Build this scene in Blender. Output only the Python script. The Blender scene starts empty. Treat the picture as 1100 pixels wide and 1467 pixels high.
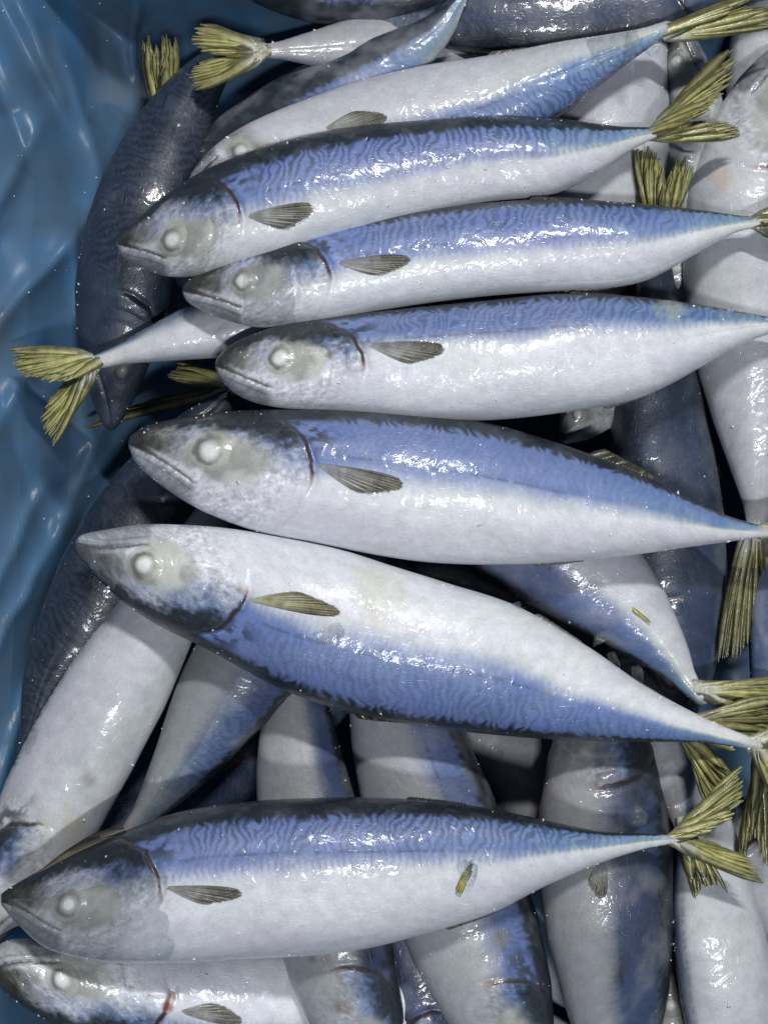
import bpy, math, random
import numpy as np

C = bpy.context.scene.collection
S = 0.00032            # metres per photograph pixel at the level of the top layer of fish
H = 1940.0             # camera height above that level, in the same units
U = 1.0

# ------------------------------------------------------------------ camera
cam_d = bpy.data.cameras.new("camera")
cam = bpy.data.objects.new("camera", cam_d)
C.objects.link(cam)
cam.location = (0, 0, H * S)
cam.rotation_euler = (0, 0, 0)
cam_d.sensor_fit = 'VERTICAL'
cam_d.angle = 2 * math.atan(733.5 / H)
cam_d.clip_start = 0.02
cam_d.clip_end = 50
bpy.context.scene.camera = cam

# ------------------------------------------------------------------ world, lamps, exposure
w = bpy.data.worlds.new("World")
bpy.context.scene.world = w
w.use_nodes = True
bg = w.node_tree.nodes["Background"]
bg.inputs[0].default_value = (0.42, 0.50, 0.66, 1)
bg.inputs[1].default_value = 0.14

def lamp(name, loc, target, sx, sy, power, col):
    d = bpy.data.lights.new(name, 'AREA')
    d.shape = 'RECTANGLE'; d.size = sx; d.size_y = sy; d.energy = power; d.color = col
    o = bpy.data.objects.new(name, d); C.objects.link(o)
    o.location = loc
    from mathutils import Vector
    dv = Vector(target) - Vector(loc)
    o.rotation_euler = dv.to_track_quat('-Z', 'Y').to_euler()
    return o
lamp("ceiling_lamp", (0.30, 1.30, 2.0), (0.0, 0, 0), 0.50, 0.09, 42, (1.0, 0.98, 0.96))
lamp("ceiling_lamp", (0.25, -0.75, 2.2), (0.0, 0, 0), 0.50, 0.09, 25, (0.96, 0.98, 1.0))

vs = bpy.context.scene.view_settings
vs.view_transform = 'Standard'; vs.look = 'None'; vs.gamma = 1.0; vs.exposure = 0.08
cy = bpy.context.scene.cycles
cy.max_bounces = 8; cy.transparent_max_bounces = 16; cy.caustics_reflective = False; cy.caustics_refractive = False

rng = np.random.default_rng(11)
random.seed(5)

# ------------------------------------------------------------------ number helpers
def ss(a, b, x):
    t = np.clip((x - a) / (b - a), 0, 1)
    return t * t * (3 - 2 * t)
def mix(a, b, m):
    return a + (b - a) * m
_tab = rng.random((256, 256))
def vn(x, y, seed=0):
    x = np.asarray(x, float) + seed * 17.31; y = np.asarray(y, float) + seed * 9.77
    xi = np.floor(x).astype(int); yi = np.floor(y).astype(int)
    fx = x - xi; fy = y - yi
    fx = fx * fx * (3 - 2 * fx); fy = fy * fy * (3 - 2 * fy)
    a = _tab[xi & 255, yi & 255]; b = _tab[(xi + 1) & 255, yi & 255]
    c = _tab[xi & 255, (yi + 1) & 255]; d = _tab[(xi + 1) & 255, (yi + 1) & 255]
    return (a * (1 - fx) + b * fx) * (1 - fy) + (c * (1 - fx) + d * fx) * fy
def fbm(x, y, seed=0, o=3):
    t = 0; a = 0.5
    for k in range(o):
        t = t + a * vn(x * 2**k, y * 2**k, seed + k * 3); a *= 0.5
    return t / (1 - 0.5**o)
# squiggly skin markings: an activator-inhibitor pattern
def squiggles(n=512, wl=10.5):
    f = np.fft.fftfreq(n)
    fx, fy = np.meshgrid(f, f, indexing='ij')
    r = np.sqrt(fx**2 + (fy * 1.0)**2)
    K = np.exp(-((r - 1 / wl) / (0.24 / wl))**2) * (.62 + .38 * (fx / (r + 1e-9))**2)
    u = rng.standard_normal((n, n))
    for k in range(22):
        u = np.real(np.fft.ifft2(np.fft.fft2(u) * K))
        u = np.tanh(2.2 * u / (u.std() + 1e-9))
    return u
SQ = squiggles()
def sq(x, y):
    n = SQ.shape[0]
    xi = np.floor(x).astype(int); yi = np.floor(y).astype(int)
    fx = x - xi; fy = y - yi
    g = lambda a, b: SQ[a % n, b % n]
    return (g(xi, yi) * (1 - fx) + g(xi + 1, yi) * fx) * (1 - fy) + (g(xi, yi + 1) * (1 - fx) + g(xi + 1, yi + 1) * fx) * fy

def P(px, py, z):
    """photograph pixel and height (both in photo pixels) to metres"""
    k = (H - z) / H
    return np.stack([(np.asarray(px) - 550) * k * S, -(np.asarray(py) - 733.5) * k * S, np.asarray(z) * S + 0 * np.asarray(px)], -1)

def spline(pts, n=400):
    """Catmull-Rom through the points, resampled evenly by length"""
    p = np.array(pts, float)
    q = np.vstack([2 * p[0] - p[1], p, 2 * p[-1] - p[-2]])
    out = []
    for i in range(1, len(q) - 2):
        t = np.linspace(0, 1, 40, endpoint=False)[:, None]
        a, b, c, d = q[i - 1], q[i], q[i + 1], q[i + 2]
        out.append(0.5 * (2 * b + (c - a) * t + (2 * a - 5 * b + 4 * c - d) * t**2 + (3 * b - a - 3 * c + d) * t**3))
    out.append(p[-1:])
    o = np.vstack(out)
    L = np.r_[0, np.cumsum(np.linalg.norm(np.diff(o[:, :2], axis=0), axis=1))]
    u = np.linspace(0, L[-1], n)
    return np.stack([np.interp(u, L, o[:, k]) for k in range(o.shape[1])], -1), L[-1]

# ------------------------------------------------------------------ materials
def new_mat(name):
    m = bpy.data.materials.new(name); m.use_nodes = True
    nt = m.node_tree
    return m, nt, nt.nodes["Principled BSDF"]
def N(nt, t, **kw):
    n = nt.nodes.new(t)
    for k, v in kw.items():
        if k in n.inputs.keys() if isinstance(k, str) else False: n.inputs[k].default_value = v
        else: setattr(n, k, v)
    return n

def skin_material():
    m, nt, b = new_mat("fish_skin")
    L = nt.links.new
    at = N(nt, "ShaderNodeAttribute", attribute_name="Col")
    gl = N(nt, "ShaderNodeAttribute", attribute_name="gloss")
    uv = N(nt, "ShaderNodeUVMap", uv_map="UVMap")
    # fine scale lattice
    mp = N(nt, "ShaderNodeMapping"); mp.inputs["Rotation"].default_value = (0, 0, 0.7); mp.inputs["Scale"].default_value = (31, 24, 1)
    L(uv.outputs[0], mp.inputs[0])
    vo = N(nt, "ShaderNodeTexVoronoi"); vo.inputs["Scale"].default_value = 1.0; vo.inputs["Randomness"].default_value = 0.35
    L(mp.outputs[0], vo.inputs["Vector"])
    r1 = N(nt, "ShaderNodeMapRange"); r1.inputs[1].default_value = 0.0; r1.inputs[2].default_value = 0.8; r1.inputs[3].default_value = 1.05; r1.inputs[4].default_value = 0.93
    L(vo.outputs["Distance"], r1.inputs[0])
    # blotchy frost
    n2 = N(nt, "ShaderNodeTexNoise"); n2.inputs["Scale"].default_value = 5.0; n2.inputs["Detail"].default_value = 6; n2.inputs["Roughness"].default_value = 0.65
    L(uv.outputs[0], n2.inputs["Vector"])
    r2 = N(nt, "ShaderNodeMapRange"); r2.inputs[1].default_value = 0.3; r2.inputs[2].default_value = 0.7; r2.inputs[3].default_value = 0.89; r2.inputs[4].default_value = 1.10
    L(n2.outputs[0], r2.inputs[0])
    n7 = N(nt, "ShaderNodeTexNoise"); n7.inputs["Scale"].default_value = 26; n7.inputs["Detail"].default_value = 3; n7.inputs["Roughness"].default_value = 0.7; n7.inputs["Distortion"].default_value = 1.0
    L(uv.outputs[0], n7.inputs["Vector"])
    r7 = N(nt, "ShaderNodeMapRange"); r7.inputs[1].default_value = 0.3; r7.inputs[2].default_value = 0.7; r7.inputs[3].default_value = 0.92; r7.inputs[4].default_value = 1.08
    L(n7.outputs[0], r7.inputs[0])
    mu0 = N(nt, "ShaderNodeMath", operation='MULTIPLY'); L(r1.outputs[0], mu0.inputs[0]); L(r7.outputs[0], mu0.inputs[1])
    mu = N(nt, "ShaderNodeMath", operation='MULTIPLY'); L(mu0.outputs[0], mu.inputs[0]); L(r2.outputs[0], mu.inputs[1])
    vm = N(nt, "ShaderNodeVectorMath", operation='SCALE'); L(at.outputs["Color"], vm.inputs[0]); L(mu.outputs[0], vm.inputs["Scale"])
    # frost needles: thin short pale strokes in two directions
    strokes = []
    for ang, sc, sh in ((0.9, 4.2, 0.0), (-0.75, 4.8, 7.0), (1.55, 3.6, 3.0)):
        mq = N(nt, "ShaderNodeMapping"); mq.inputs["Rotation"].default_value = (0, 0, ang); mq.inputs["Location"].default_value = (sh, sh, 0)
        mq.inputs["Scale"].default_value = (sc, sc * 11, 1)
        L(uv.outputs[0], mq.inputs[0])
        nq = N(nt, "ShaderNodeTexNoise"); nq.inputs["Scale"].default_value = 1.0; nq.inputs["Detail"].default_value = 2
        L(mq.outputs[0], nq.inputs["Vector"])
        rq = N(nt, "ShaderNodeMapRange", interpolation_type='SMOOTHSTEP'); rq.inputs[1].default_value = 0.63; rq.inputs[2].default_value = 0.76
        L(nq.outputs[0], rq.inputs[0]); strokes.append(rq)
    mx = N(nt, "ShaderNodeMath", operation='MAXIMUM'); L(strokes[0].outputs[0], mx.inputs[0]); L(strokes[1].outputs[0], mx.inputs[1])
    mx2 = N(nt, "ShaderNodeMath", operation='MAXIMUM'); L(mx.outputs[0], mx2.inputs[0]); L(strokes[2].outputs[0], mx2.inputs[1])
    nm = N(nt, "ShaderNodeTexNoise"); nm.inputs["Scale"].default_value = 0.9; nm.inputs["Detail"].default_value = 2
    L(uv.outputs[0], nm.inputs["Vector"])
    rm = N(nt, "ShaderNodeMapRange"); rm.inputs[1].default_value = 0.42; rm.inputs[2].default_value = 0.62; rm.inputs[3].default_value = 0; rm.inputs[4].default_value = 0.7
    L(nm.outputs[0], rm.inputs[0])
    fm = N(nt, "ShaderNodeMath", operation='MULTIPLY'); L(mx2.outputs[0], fm.inputs[0]); L(rm.outputs[0], fm.inputs[1])
    mc = N(nt, "ShaderNodeMix", data_type='RGBA')
    br = N(nt, "ShaderNodeVectorMath", operation='MULTIPLY_ADD'); L(vm.outputs[0], br.inputs[0]); br.inputs[1].default_value = (1.35, 1.35, 1.35); br.inputs[2].default_value = (.02, .02, .02)
    L(fm.outputs[0], mc.inputs[0]); L(vm.outputs[0], mc.inputs[6]); L(br.outputs[0], mc.inputs[7])
    L(mc.outputs[2], b.inputs["Base Color"])
    b.inputs["Roughness"].default_value = 0.42
    b.inputs["Specular IOR Level"].default_value = 0.45
    b.inputs["Coat IOR"].default_value = 1.5
    L(gl.outputs["Fac"], b.inputs["Coat Weight"])
    rr = N(nt, "ShaderNodeMapRange"); rr.inputs[1].default_value = 0.35; rr.inputs[2].default_value = 0.65; rr.inputs[3].default_value = 0.05; rr.inputs[4].default_value = 0.16
    L(n2.outputs[0], rr.inputs[0]); L(rr.outputs[0], b.inputs["Coat Roughness"])
    # ice-glaze relief
    n3 = N(nt, "ShaderNodeTexNoise"); n3.inputs["Scale"].default_value = 14; n3.inputs["Detail"].default_value = 4; n3.inputs["Roughness"].default_value = 0.6; n3.inputs["Distortion"].default_value = 1.5
    L(uv.outputs[0], n3.inputs["Vector"])
    ad = N(nt, "ShaderNodeMath", operation='MULTIPLY_ADD'); L(mx2.outputs[0], ad.inputs[0]); ad.inputs[1].default_value = 0.8; L(n3.outputs[0], ad.inputs[2])
    bp = N(nt, "ShaderNodeBump"); bp.inputs["Strength"].default_value = 0.5; bp.inputs["Distance"].default_value = 0.0010
    n6 = N(nt, "ShaderNodeTexNoise"); n6.inputs["Scale"].default_value = 3.2; n6.inputs["Detail"].default_value = 1; n6.inputs["Distortion"].default_value = 2.0
    L(uv.outputs[0], n6.inputs["Vector"])
    ad2 = N(nt, "ShaderNodeMath", operation='MULTIPLY_ADD'); L(ad.outputs[0], ad2.inputs[0]); ad2.inputs[1].default_value = 0.10; L(n6.outputs[0], ad2.inputs[2])
    L(ad2.outputs[0], bp.inputs["Height"]); L(bp.outputs[0], b.inputs["Coat Normal"])
    bp2 = N(nt, "ShaderNodeBump"); bp2.inputs["Strength"].default_value = 0.3; bp2.inputs["Distance"].default_value = 0.0006
    L(ad.outputs[0], bp2.inputs["Height"]); L(bp2.outputs[0], b.inputs["Normal"])
    return m

def fin_material():
    m, nt, b = new_mat("fin_membrane")
    L = nt.links.new
    at = N(nt, "ShaderNodeAttribute", attribute_name="Col")
    tc = N(nt, "ShaderNodeTexCoord")
    n = N(nt, "ShaderNodeTexNoise"); n.inputs["Scale"].default_value = 260; n.inputs["Detail"].default_value = 4
    L(tc.outputs["Object"], n.inputs["Vector"])
    r = N(nt, "ShaderNodeMapRange"); r.inputs[1].default_value = 0.3; r.inputs[2].default_value = 0.7; r.inputs[3].default_value = 0.7; r.inputs[4].default_value = 1.3
    L(n.outputs[0], r.inputs[0])
    vm = N(nt, "ShaderNodeVectorMath", operation='SCALE'); L(at.outputs["Color"], vm.inputs[0]); L(r.outputs[0], vm.inputs["Scale"])
    L(vm.outputs[0], b.inputs["Base Color"])
    al = N(nt, "ShaderNodeAttribute", attribute_name="gloss"); L(al.outputs["Fac"], b.inputs["Alpha"])
    b.inputs["Roughness"].default_value = 0.38
    b.inputs["Coat Weight"].default_value = 0.7; b.inputs["Coat Roughness"].default_value = 0.12; b.inputs["Coat IOR"].default_value = 1.34
    bp = N(nt, "ShaderNodeBump"); bp.inputs["Strength"].default_value = 0.5; bp.inputs["Distance"].default_value = 0.001
    L(n.outputs[0], bp.inputs["Height"]); L(bp.outputs[0], b.inputs["Coat Normal"])
    return m

def ice_material(name, clear, milky):
    m, nt, b = new_mat(name)
    L = nt.links.new
    out = nt.nodes["Material Output"]
    tc = N(nt, "ShaderNodeTexCoord")
    n = N(nt, "ShaderNodeTexNoise"); n.inputs["Scale"].default_value = 300; n.inputs["Detail"].default_value = 4
    L(tc.outputs["Object"], n.inputs["Vector"])
    bp = N(nt, "ShaderNodeBump"); bp.inputs["Strength"].default_value = 0.5; bp.inputs["Distance"].default_value = 0.0008
    L(n.outputs[0], bp.inputs["Height"]); L(bp.outputs[0], b.inputs["Normal"])
    b.inputs["Base Color"].default_value = (milky, milky * 1.02, milky * 1.05, 1)
    b.inputs["Roughness"].default_value = 0.10
    b.inputs["IOR"].default_value = 1.31
    b.inputs["Transmission Weight"].default_value = 0.6
    tr = N(nt, "ShaderNodeBsdfTransparent"); tr.inputs[0].default_value = (0.93, 0.95, 0.96, 1)
    ms = N(nt, "ShaderNodeMixShader")
    r = N(nt, "ShaderNodeMapRange"); r.inputs[1].default_value = 0.35; r.inputs[2].default_value = 0.7; r.inputs[3].default_value = 1 - clear - 0.1; r.inputs[4].default_value = 1 - clear + 0.15
    L(n.outputs[0], r.inputs[0]); L(r.outputs[0], ms.inputs[0])
    L(tr.outputs[0], ms.inputs[1]); L(b.outputs[0], ms.inputs[2]); L(ms.outputs[0], out.inputs[0])
    return m

def film_material():
    m, nt, b = new_mat("blue_plastic_film")
    L = nt.links.new
    out = nt.nodes["Material Output"]
    tc = N(nt, "ShaderNodeTexCoord")
    n = N(nt, "ShaderNodeTexNoise"); n.inputs["Scale"].default_value = 16; n.inputs["Detail"].default_value = 4; n.inputs["Distortion"].default_value = 1.2
    L(tc.outputs["Object"], n.inputs["Vector"])
    cr = N(nt, "ShaderNodeValToRGB")
    cr.color_ramp.elements[0].position = 0.35; cr.color_ramp.elements[0].color = (0.055, 0.160, 0.320, 1)
    cr.color_ramp.elements[1].position = 0.68; cr.color_ramp.elements[1].color = (0.135, 0.235, 0.365, 1)
    L(n.outputs[0], cr.inputs[0]); L(cr.outputs[0], b.inputs["Base Color"])
    b.inputs["Roughness"].default_value = 0.33
    b.inputs["Specular IOR Level"].default_value = 0.4
    n2 = N(nt, "ShaderNodeTexNoise"); n2.inputs["Scale"].default_value = 90; n2.inputs["Detail"].default_value = 5
    L(tc.outputs["Object"], n2.inputs["Vector"])
    bp = N(nt, "ShaderNodeBump"); bp.inputs["Strength"].default_value = 0.12; bp.inputs["Distance"].default_value = 0.001
    L(n2.outputs[0], bp.inputs["Height"]); L(bp.outputs[0], b.inputs["Normal"])
    tr = N(nt, "ShaderNodeBsdfTransparent"); tr.inputs[0].default_value = (0.50, 0.62, 0.72, 1)
    ms = N(nt, "ShaderNodeMixShader")
    r = N(nt, "ShaderNodeMapRange"); r.inputs[1].default_value = 0.35; r.inputs[2].default_value = 0.65; r.inputs[3].default_value = 0.85; r.inputs[4].default_value = 0.40
    L(n.outputs[0], r.inputs[0]); L(r.outputs[0], ms.inputs[0])
    L(tr.outputs[0], ms.inputs[1]); L(b.outputs[0], ms.inputs[2]); L(ms.outputs[0], out.inputs[0])
    return m

def plain_material(name, col, rough, nscale=120, amp=0.25):
    m, nt, b = new_mat(name)
    L = nt.links.new
    tc = N(nt, "ShaderNodeTexCoord")
    n = N(nt, "ShaderNodeTexNoise"); n.inputs["Scale"].default_value = nscale; n.inputs["Detail"].default_value = 5
    L(tc.outputs["Object"], n.inputs["Vector"])
    cr = N(nt, "ShaderNodeValToRGB")
    cr.color_ramp.elements[0].position = 0.3; cr.color_ramp.elements[0].color = tuple(c * (1 - amp) for c in col) + (1,)
    cr.color_ramp.elements[1].position = 0.7; cr.color_ramp.elements[1].color = tuple(c * (1 + amp) for c in col) + (1,)
    L(n.outputs[0], cr.inputs[0]); L(cr.outputs[0], b.inputs["Base Color"])
    b.inputs["Roughness"].default_value = rough
    return m

RED = (.26, .06, .04); OCH = (.42, .38, .26); BRN = (.16, .11, .07)
M_SKIN = skin_material(); M_FIN = fin_material()
M_ICE = ice_material("clear_ice", 0.86, 0.42); M_GLAZE = ice_material("ice_glaze", 0.80, 0.55)
M_FILM = film_material()
M_CARD = plain_material("brown_cardboard", (0.20, 0.17, 0.14), 0.85, 40)
M_FROST = plain_material("white_frost", (0.75, 0.78, 0.82), 0.25, 500, 0.1)
M_STRAW = plain_material("olive_scrap", (0.24, 0.22, 0.04), 0.4, 400)

# ------------------------------------------------------------------ mesh helpers
def mesh_obj(name, verts, faces, mat, parent=None, col=None, uv=None, gloss=None, smooth=True):
    me = bpy.data.meshes.new(name)
    verts = np.asarray(verts, np.float32); faces = np.asarray(faces, np.int32)
    loc = np.array(parent.location, np.float32) if parent is not None else None
    if loc is not None: verts = verts - loc
    nv, nf, k = len(verts), len(faces), faces.shape[1]
    me.vertices.add(nv); me.vertices.foreach_set("co", verts.ravel())
    me.loops.add(nf * k); me.loops.foreach_set("vertex_index", faces.ravel())
    me.polygons.add(nf); me.polygons.foreach_set("loop_start", np.arange(0, nf * k, k, dtype=np.int32))
    me.update(calc_edges=True)
    if smooth: me.polygons.foreach_set("use_smooth", np.ones(nf, bool))
    if col is not None:
        a = me.color_attributes.new("Col", 'FLOAT_COLOR', 'POINT')
        c4 = np.ones((nv, 4), np.float32); c4[:, :3] = np.clip(col, 0, 1)
        a.data.foreach_set("color", c4.ravel())
    if gloss is not None:
        a = me.attributes.new("gloss", 'FLOAT', 'POINT'); a.data.foreach_set("value", np.asarray(gloss, np.float32))
    if uv is not None:
        l = me.uv_layers.new(name="UVMap"); l.data.foreach_set("uv", np.asarray(uv, np.float32)[faces.ravel()].ravel())
    me.validate()
    o = bpy.data.objects.new(name, me); C.objects.link(o)
    me.materials.append(mat)
    if parent is not None: o.parent = parent
    return o

def grid_faces(nu, nv, close=False):
    i = np.arange(nu - 1)[:, None]; j = np.arange(nv if close else nv - 1)[None, :]
    a = i * nv + j; b = i * nv + (j + 1) % nv
    return np.stack([a, b, b + nv, a + nv], -1).reshape(-1, 4)

def thing(name, label, cat, loc, group=None):
    o = bpy.data.objects.new(name, None); C.objects.link(o)
    o.empty_display_size = 0.01
    o.location = loc; o['label'] = label; o['category'] = cat
    if group: o['group'] = group
    return o
def tag(o, label, cat, group=None, kind=None):
    o['label'] = label; o['category'] = cat
    if group: o['group'] = group
    if kind: o['kind'] = kind
    return o

# ------------------------------------------------------------------ the fish
HP_S = [0, .015, .04, .08, .13, .2, .3, .42, .54, .66, .76, .85, .92, .97, 1]
HP_H = [.03, .17, .30, .47, .63, .82, .97, 1, .95, .80, .60, .38, .20, .13, .12]
GH_F = [0, .05, .2, .4, .55, .8, .95, 1]
GH_H = [.72, .77, .92, .985, 1.0, .95, .87, .82]
WHITE = np.array([.625, .655, .69])

class Fish:
    def __init__(self, **k):
        self.k = dict(zh=0, zt=0, zm=None, kb=.10, ke=.43, pat=1.0, tone=1.0, white=1.0, gill=.265, thick=.74, seed=0, hi=False,
                      gloss=.5, dark=0.0, eyer=None, blue=(.125, .18, .40))
        self.k.update(k)
        if not self.k['hi']: self.k['white'] *= .84  # lower fish greyed: duller glaze, plus some of their shade put into the white
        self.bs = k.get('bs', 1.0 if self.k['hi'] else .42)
        for a, b in self.k.items(): setattr(self, a, b)
        n = 400
        if 'D' in k:
            self.Dt, l1 = spline(k['D'], n); self.Vt, l2 = spline(k['V'], n)
            self.L = (l1 + l2) / 2
        else:
            c, self.L = spline(k['c'], n)
            t = np.gradient(c, axis=0); t /= np.linalg.norm(t, axis=1)[:, None] + 1e-9
            nn = np.stack([t[:, 1], -t[:, 0]], -1)
            if np.dot(nn[n // 2], np.array(k['dn'], float)) < 0: nn = -nn
            h = np.interp(np.linspace(0, 1, n), HP_S, HP_H)[:, None] * k['h'] / 2
            self.Dt = c + nn * h; self.Vt = c - nn * h
        self.u = np.linspace(0, 1, n)
        zm = self.zm if self.zm is not None else (self.zh + self.zt) / 2
        a = np.array([self.zh, zm, self.zt], float)
        self.zt_ = np.interp(self.u, [0, .5, 1], a)
        self.zt_ = np.convolve(np.pad(self.zt_, 30, 'edge'), np.ones(61) / 61, 'valid')
        self.hh = np.linalg.norm(self.Dt - self.Vt, axis=1) / 2
        self.th = np.interp(self.u, [0, .03, .12, .3, .7, .9, .985, 1], np.array([1.0, .85, .72, .74, .76, .95, .75, .30])) * self.thick / .74
        # coarse lookup of the near side, for placing things by their pixel
        g, f = np.meshgrid(np.linspace(0, 1, 300), np.linspace(0.01, .99, 80), indexing='ij')
        self._g = g.ravel(); self._f = f.ravel()
        self._p = self.xy(self._g, self._f)
        e = k.get('eye')
        self.es, self.ef = self.inv(*e) if e else (.44 * self.gill, .38)
        self.er = self.eyer or self.hh.max() * .29
    def ip(self, tab, s): return np.interp(s, self.u, tab)
    def xy(self, s, f):
        D = np.stack([self.ip(self.Dt[:, 0], s), self.ip(self.Dt[:, 1], s)], -1)
        V = np.stack([self.ip(self.Vt[:, 0], s), self.ip(self.Vt[:, 1], s)], -1)
        return D + (V - D) * f[..., None]
    def inv(self, x, y):
        d = (self._p[:, 0] - x)**2 + (self._p[:, 1] - y)**2
        i = int(np.argmin(d)); return self._g[i], self._f[i]
    def local(self, s, f):
        hh = self.ip(self.hh, s)
        phi = np.arccos(np.clip(1 - 2 * f, -1, 1))
        return s * self.L, phi * hh * .9, hh
    def eyedist(self, s, f):
        hh = self.ip(self.hh, s)
        return (s - self.es) * self.L, (f - self.ef) * 2 * hh
    def mouth(self, s, f):
        """signed distance across from the mouth line (positive = lower jaw) and a mask along it"""
        h = s / self.gill
        fm = np.interp(h, [0, .1, .2, .3, .42], [.52, .56, .62, .68, .76])
        return (f - fm) * 2 * self.ip(self.hh, s), ss(.46, .40, h)
    def disp(self, s, f):
        x, y, hh = self.local(s, f)
        sd = self.seed
        d = (vn(x / 120, y / 70, sd) - .5) * 7.0 + (vn(x / 60, y / 45, sd + 3) - .5) * 2.5 + (fbm(x / 22, y / 20, sd + 5) - .5) * 1.1
        h = s / self.gill
        ex, ey = self.eyedist(s, f)
        r2 = (ex / (1.9 * self.er))**2 + (ey / (1.25 * self.er))**2
        d += 4.0 * np.exp(-r2 * 1.2)
        m, mk = self.mouth(s, f)
        d += mk * (-3.2 * np.exp(-(m / 2.6)**2) + 1.8 * np.exp(-((m - 9) / 7)**2))
        gh = np.interp(f, GH_F, GH_H)
        q = (h - gh) * self.gill * self.L
        d += (3.2 * ss(-60, -4, q) * ss(4, 0, q) - 2.6 * np.exp(-((q - 5) / 4.5)**2)) * (.12 + .88 * ss(.72, .5, f))
        q2 = (h - gh * .80) * self.gill * self.L
        d += -1.2 * np.exp(-(q2 / 4)**2) * ss(.25, .5, f)
        # belly keel sag and lateral dent towards the tail
        d += -1.5 * np.exp(-((f - .52) / .05)**2) * ss(.55, .9, s)
        return d * np.clip(hh / 40, .12, 1) * self.k.get('rough', 1.0)
    def surf(self, s, f, side=1, off=0.0):
        p = self.xy(s, f)
        hh = self.ip(self.hh, s)
        w = hh * self.ip(self.th, s)
        c = np.clip(1 - (2 * f - 1)**2, 0, 1)
        z = self.ip(self.zt_, s) + side * (w * c**.52 + (self.disp(s, f) + off) * np.clip(c * 3, 0, 1))
        return p, z
    def paint(self, s, f):
        sd = self.seed
        x, y, hh = self.local(s, f)
        h = s / self.gill
        n1 = fbm(x / 70, y / 45, sd + 1); n2 = fbm(x / 16, y / 14, sd + 2, 3); n3 = fbm(x / 200, y / 60, sd + 3, 2)
        kk = self.ke
        ke = np.interp(s, [q[0] for q in kk], [q[1] for q in kk]) if isinstance(kk, (list, tuple)) else kk
        kb = self.kb
        fe = f + (n1 - .5) * .10 + (n2 - .5) * .05
        white = WHITE * self.white
        col = np.zeros(s.shape + (3,)) + white
        # pearl mottling of the belly
        col = col * (1 + (n2 - .5) * .16)[..., None] * mix(np.array([1., 1., 1.]), np.array([.97, .93, .98]), (ss(.4, .7, n3))[..., None])
        col = mix(col, np.array([.50, .55, .54]) * self.white, (.4 * np.exp(-((fe - ke - .07) / .06)**2))[..., None])
        col = mix(col, np.array([.56, .54, .42]) * self.white, (ss(.84, .97, s) * .5 * np.exp(-((f - .55) / .2)**2))[..., None])
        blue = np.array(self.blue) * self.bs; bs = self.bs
        b1 = mix(blue, np.array([.125, .185, .39]) * bs, ss(.45, .7, n1)[..., None])
        b1 = mix(b1, np.array([.105, .20, .40]) * bs, (ss(.60, .90, s + (n1 - .5) * .35) * .7)[..., None])
        b1 = mix(b1, np.array([.20, .33, .36]) * mix(1, bs, .7), (ss(.78, .97, s + (n2 - .5) * .2 + (n1-.5)*.2 + (f-.3)*.25) * .75)[..., None])
        b1 = mix(b1, np.array([.175, .24, .43]) * bs, (.55 * ss(ke - .02, ke - .16, fe) * ss(kb, kb + .1, f) * n2)[..., None])
        bm = ss(ke + .12, ke - .09, fe)
        col = mix(col, b1, bm[..., None])
        # squiggles
        wob = (n1 - .5) * 16
        w1 = (fbm(x / 24, y / 24, sd + 51, 2) - .5) * 26; w2 = (fbm(x / 24, y / 24, sd + 52, 2) - .5) * 26
        p = sq(x * .95 + y * .30 + wob + w1 + sd * 37.7, y * .66 + w2 + sd * 91.3) + 1.1 * (n2 - .5) + .9 * (n1 - .5)
        pm = ss(.0, .75, p) * ss(ke + .05, ke - .05, fe) * self.pat * ss(1.02, 1.25, h) * (1 - .55 * ss(.78, .95, s))
        pm = pm * (.35 + .65 * ss(ke * .98, ke * .45, f))
        col = mix(col, np.array([.028, .045, .105]), (.70 * pm)[..., None])
        # spots along the edge of the blue
        p2 = sq(x * 1.1 + 200, y * 1.2 + sd * 13)
        col = mix(col, np.array([.12, .16, .27]) * bs, (.5 * ss(.35, .9, p2) * np.exp(-((f - ke) / .05)**2) * self.pat)[..., None])
        # lateral line
        fl = ke * .72 + .10 * s
        col = mix(col, col * .40, (.8 * np.exp(-((f - fl) * 2 * hh / 2.0)**2) * ss(1.05, 1.2, h) * ss(.75, .6, s) * ss(.25, .5, vn(x / 5, y * 0 + 3, sd)))[..., None])
        # black back
        sc = f + (.018 * sq(x * .7 + w1 + 77, sd * 50 + y * .5 + w2) * (.2 + 1.3 * n1) + .035 * (n2 - .5)) * ss(1.0, 1.2, h)
        bk = ss(kb + .022, kb - .022, sc)
        col = mix(col, np.array([.013, .017, .019]) * (1 + 1.6 * ss(.5, .75, n2))[..., None], bk[..., None] * .96)
        # ---- head
        hm = ss(1.02, mix(.96, .72, ss(.5, .75, f)), h / np.interp(f, GH_F, GH_H))
        cheek = mix(np.array([.50, .52, .56]) * self.white, np.array([.36, .40, .50]) * self.white, ss(.35, .7, n2)[..., None])
        n4 = fbm(x / 6, y / 5, sd + 21, 2); n5 = fbm(x / 28, y / 22, sd + 22, 3)
        headc = mix(cheek, col * .97, (.25 + .75 * ss(.42, .62, fe))[..., None]) * (.80 + .40 * n4)[..., None]
        headc = mix(headc, np.array([.085, .135, .27]) * (.4 + 1.2 * n4)[..., None], (ss(.50, .24, fe + (n5 - .5) * .25) * ss(.50, .74, h))[..., None])
        headc = mix(headc, np.array([.15, .15, .135]) * (.5 + n4)[..., None], (.9 * ss(.66, .46, fe) * ss(.50, .2, h))[..., None])
        # adipose patch round and behind the eye
        ex, ey = self.eyedist(s, f)
        er = self.er
        exx = ex - .75 * er; eyy = ey - .2 * er
        rr = np.sqrt((exx / (1.75 * er))**2 + (eyy / (1.15 * er))**2) + (n5 - .5) * .7 + (n2 - .5) * .2
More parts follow.
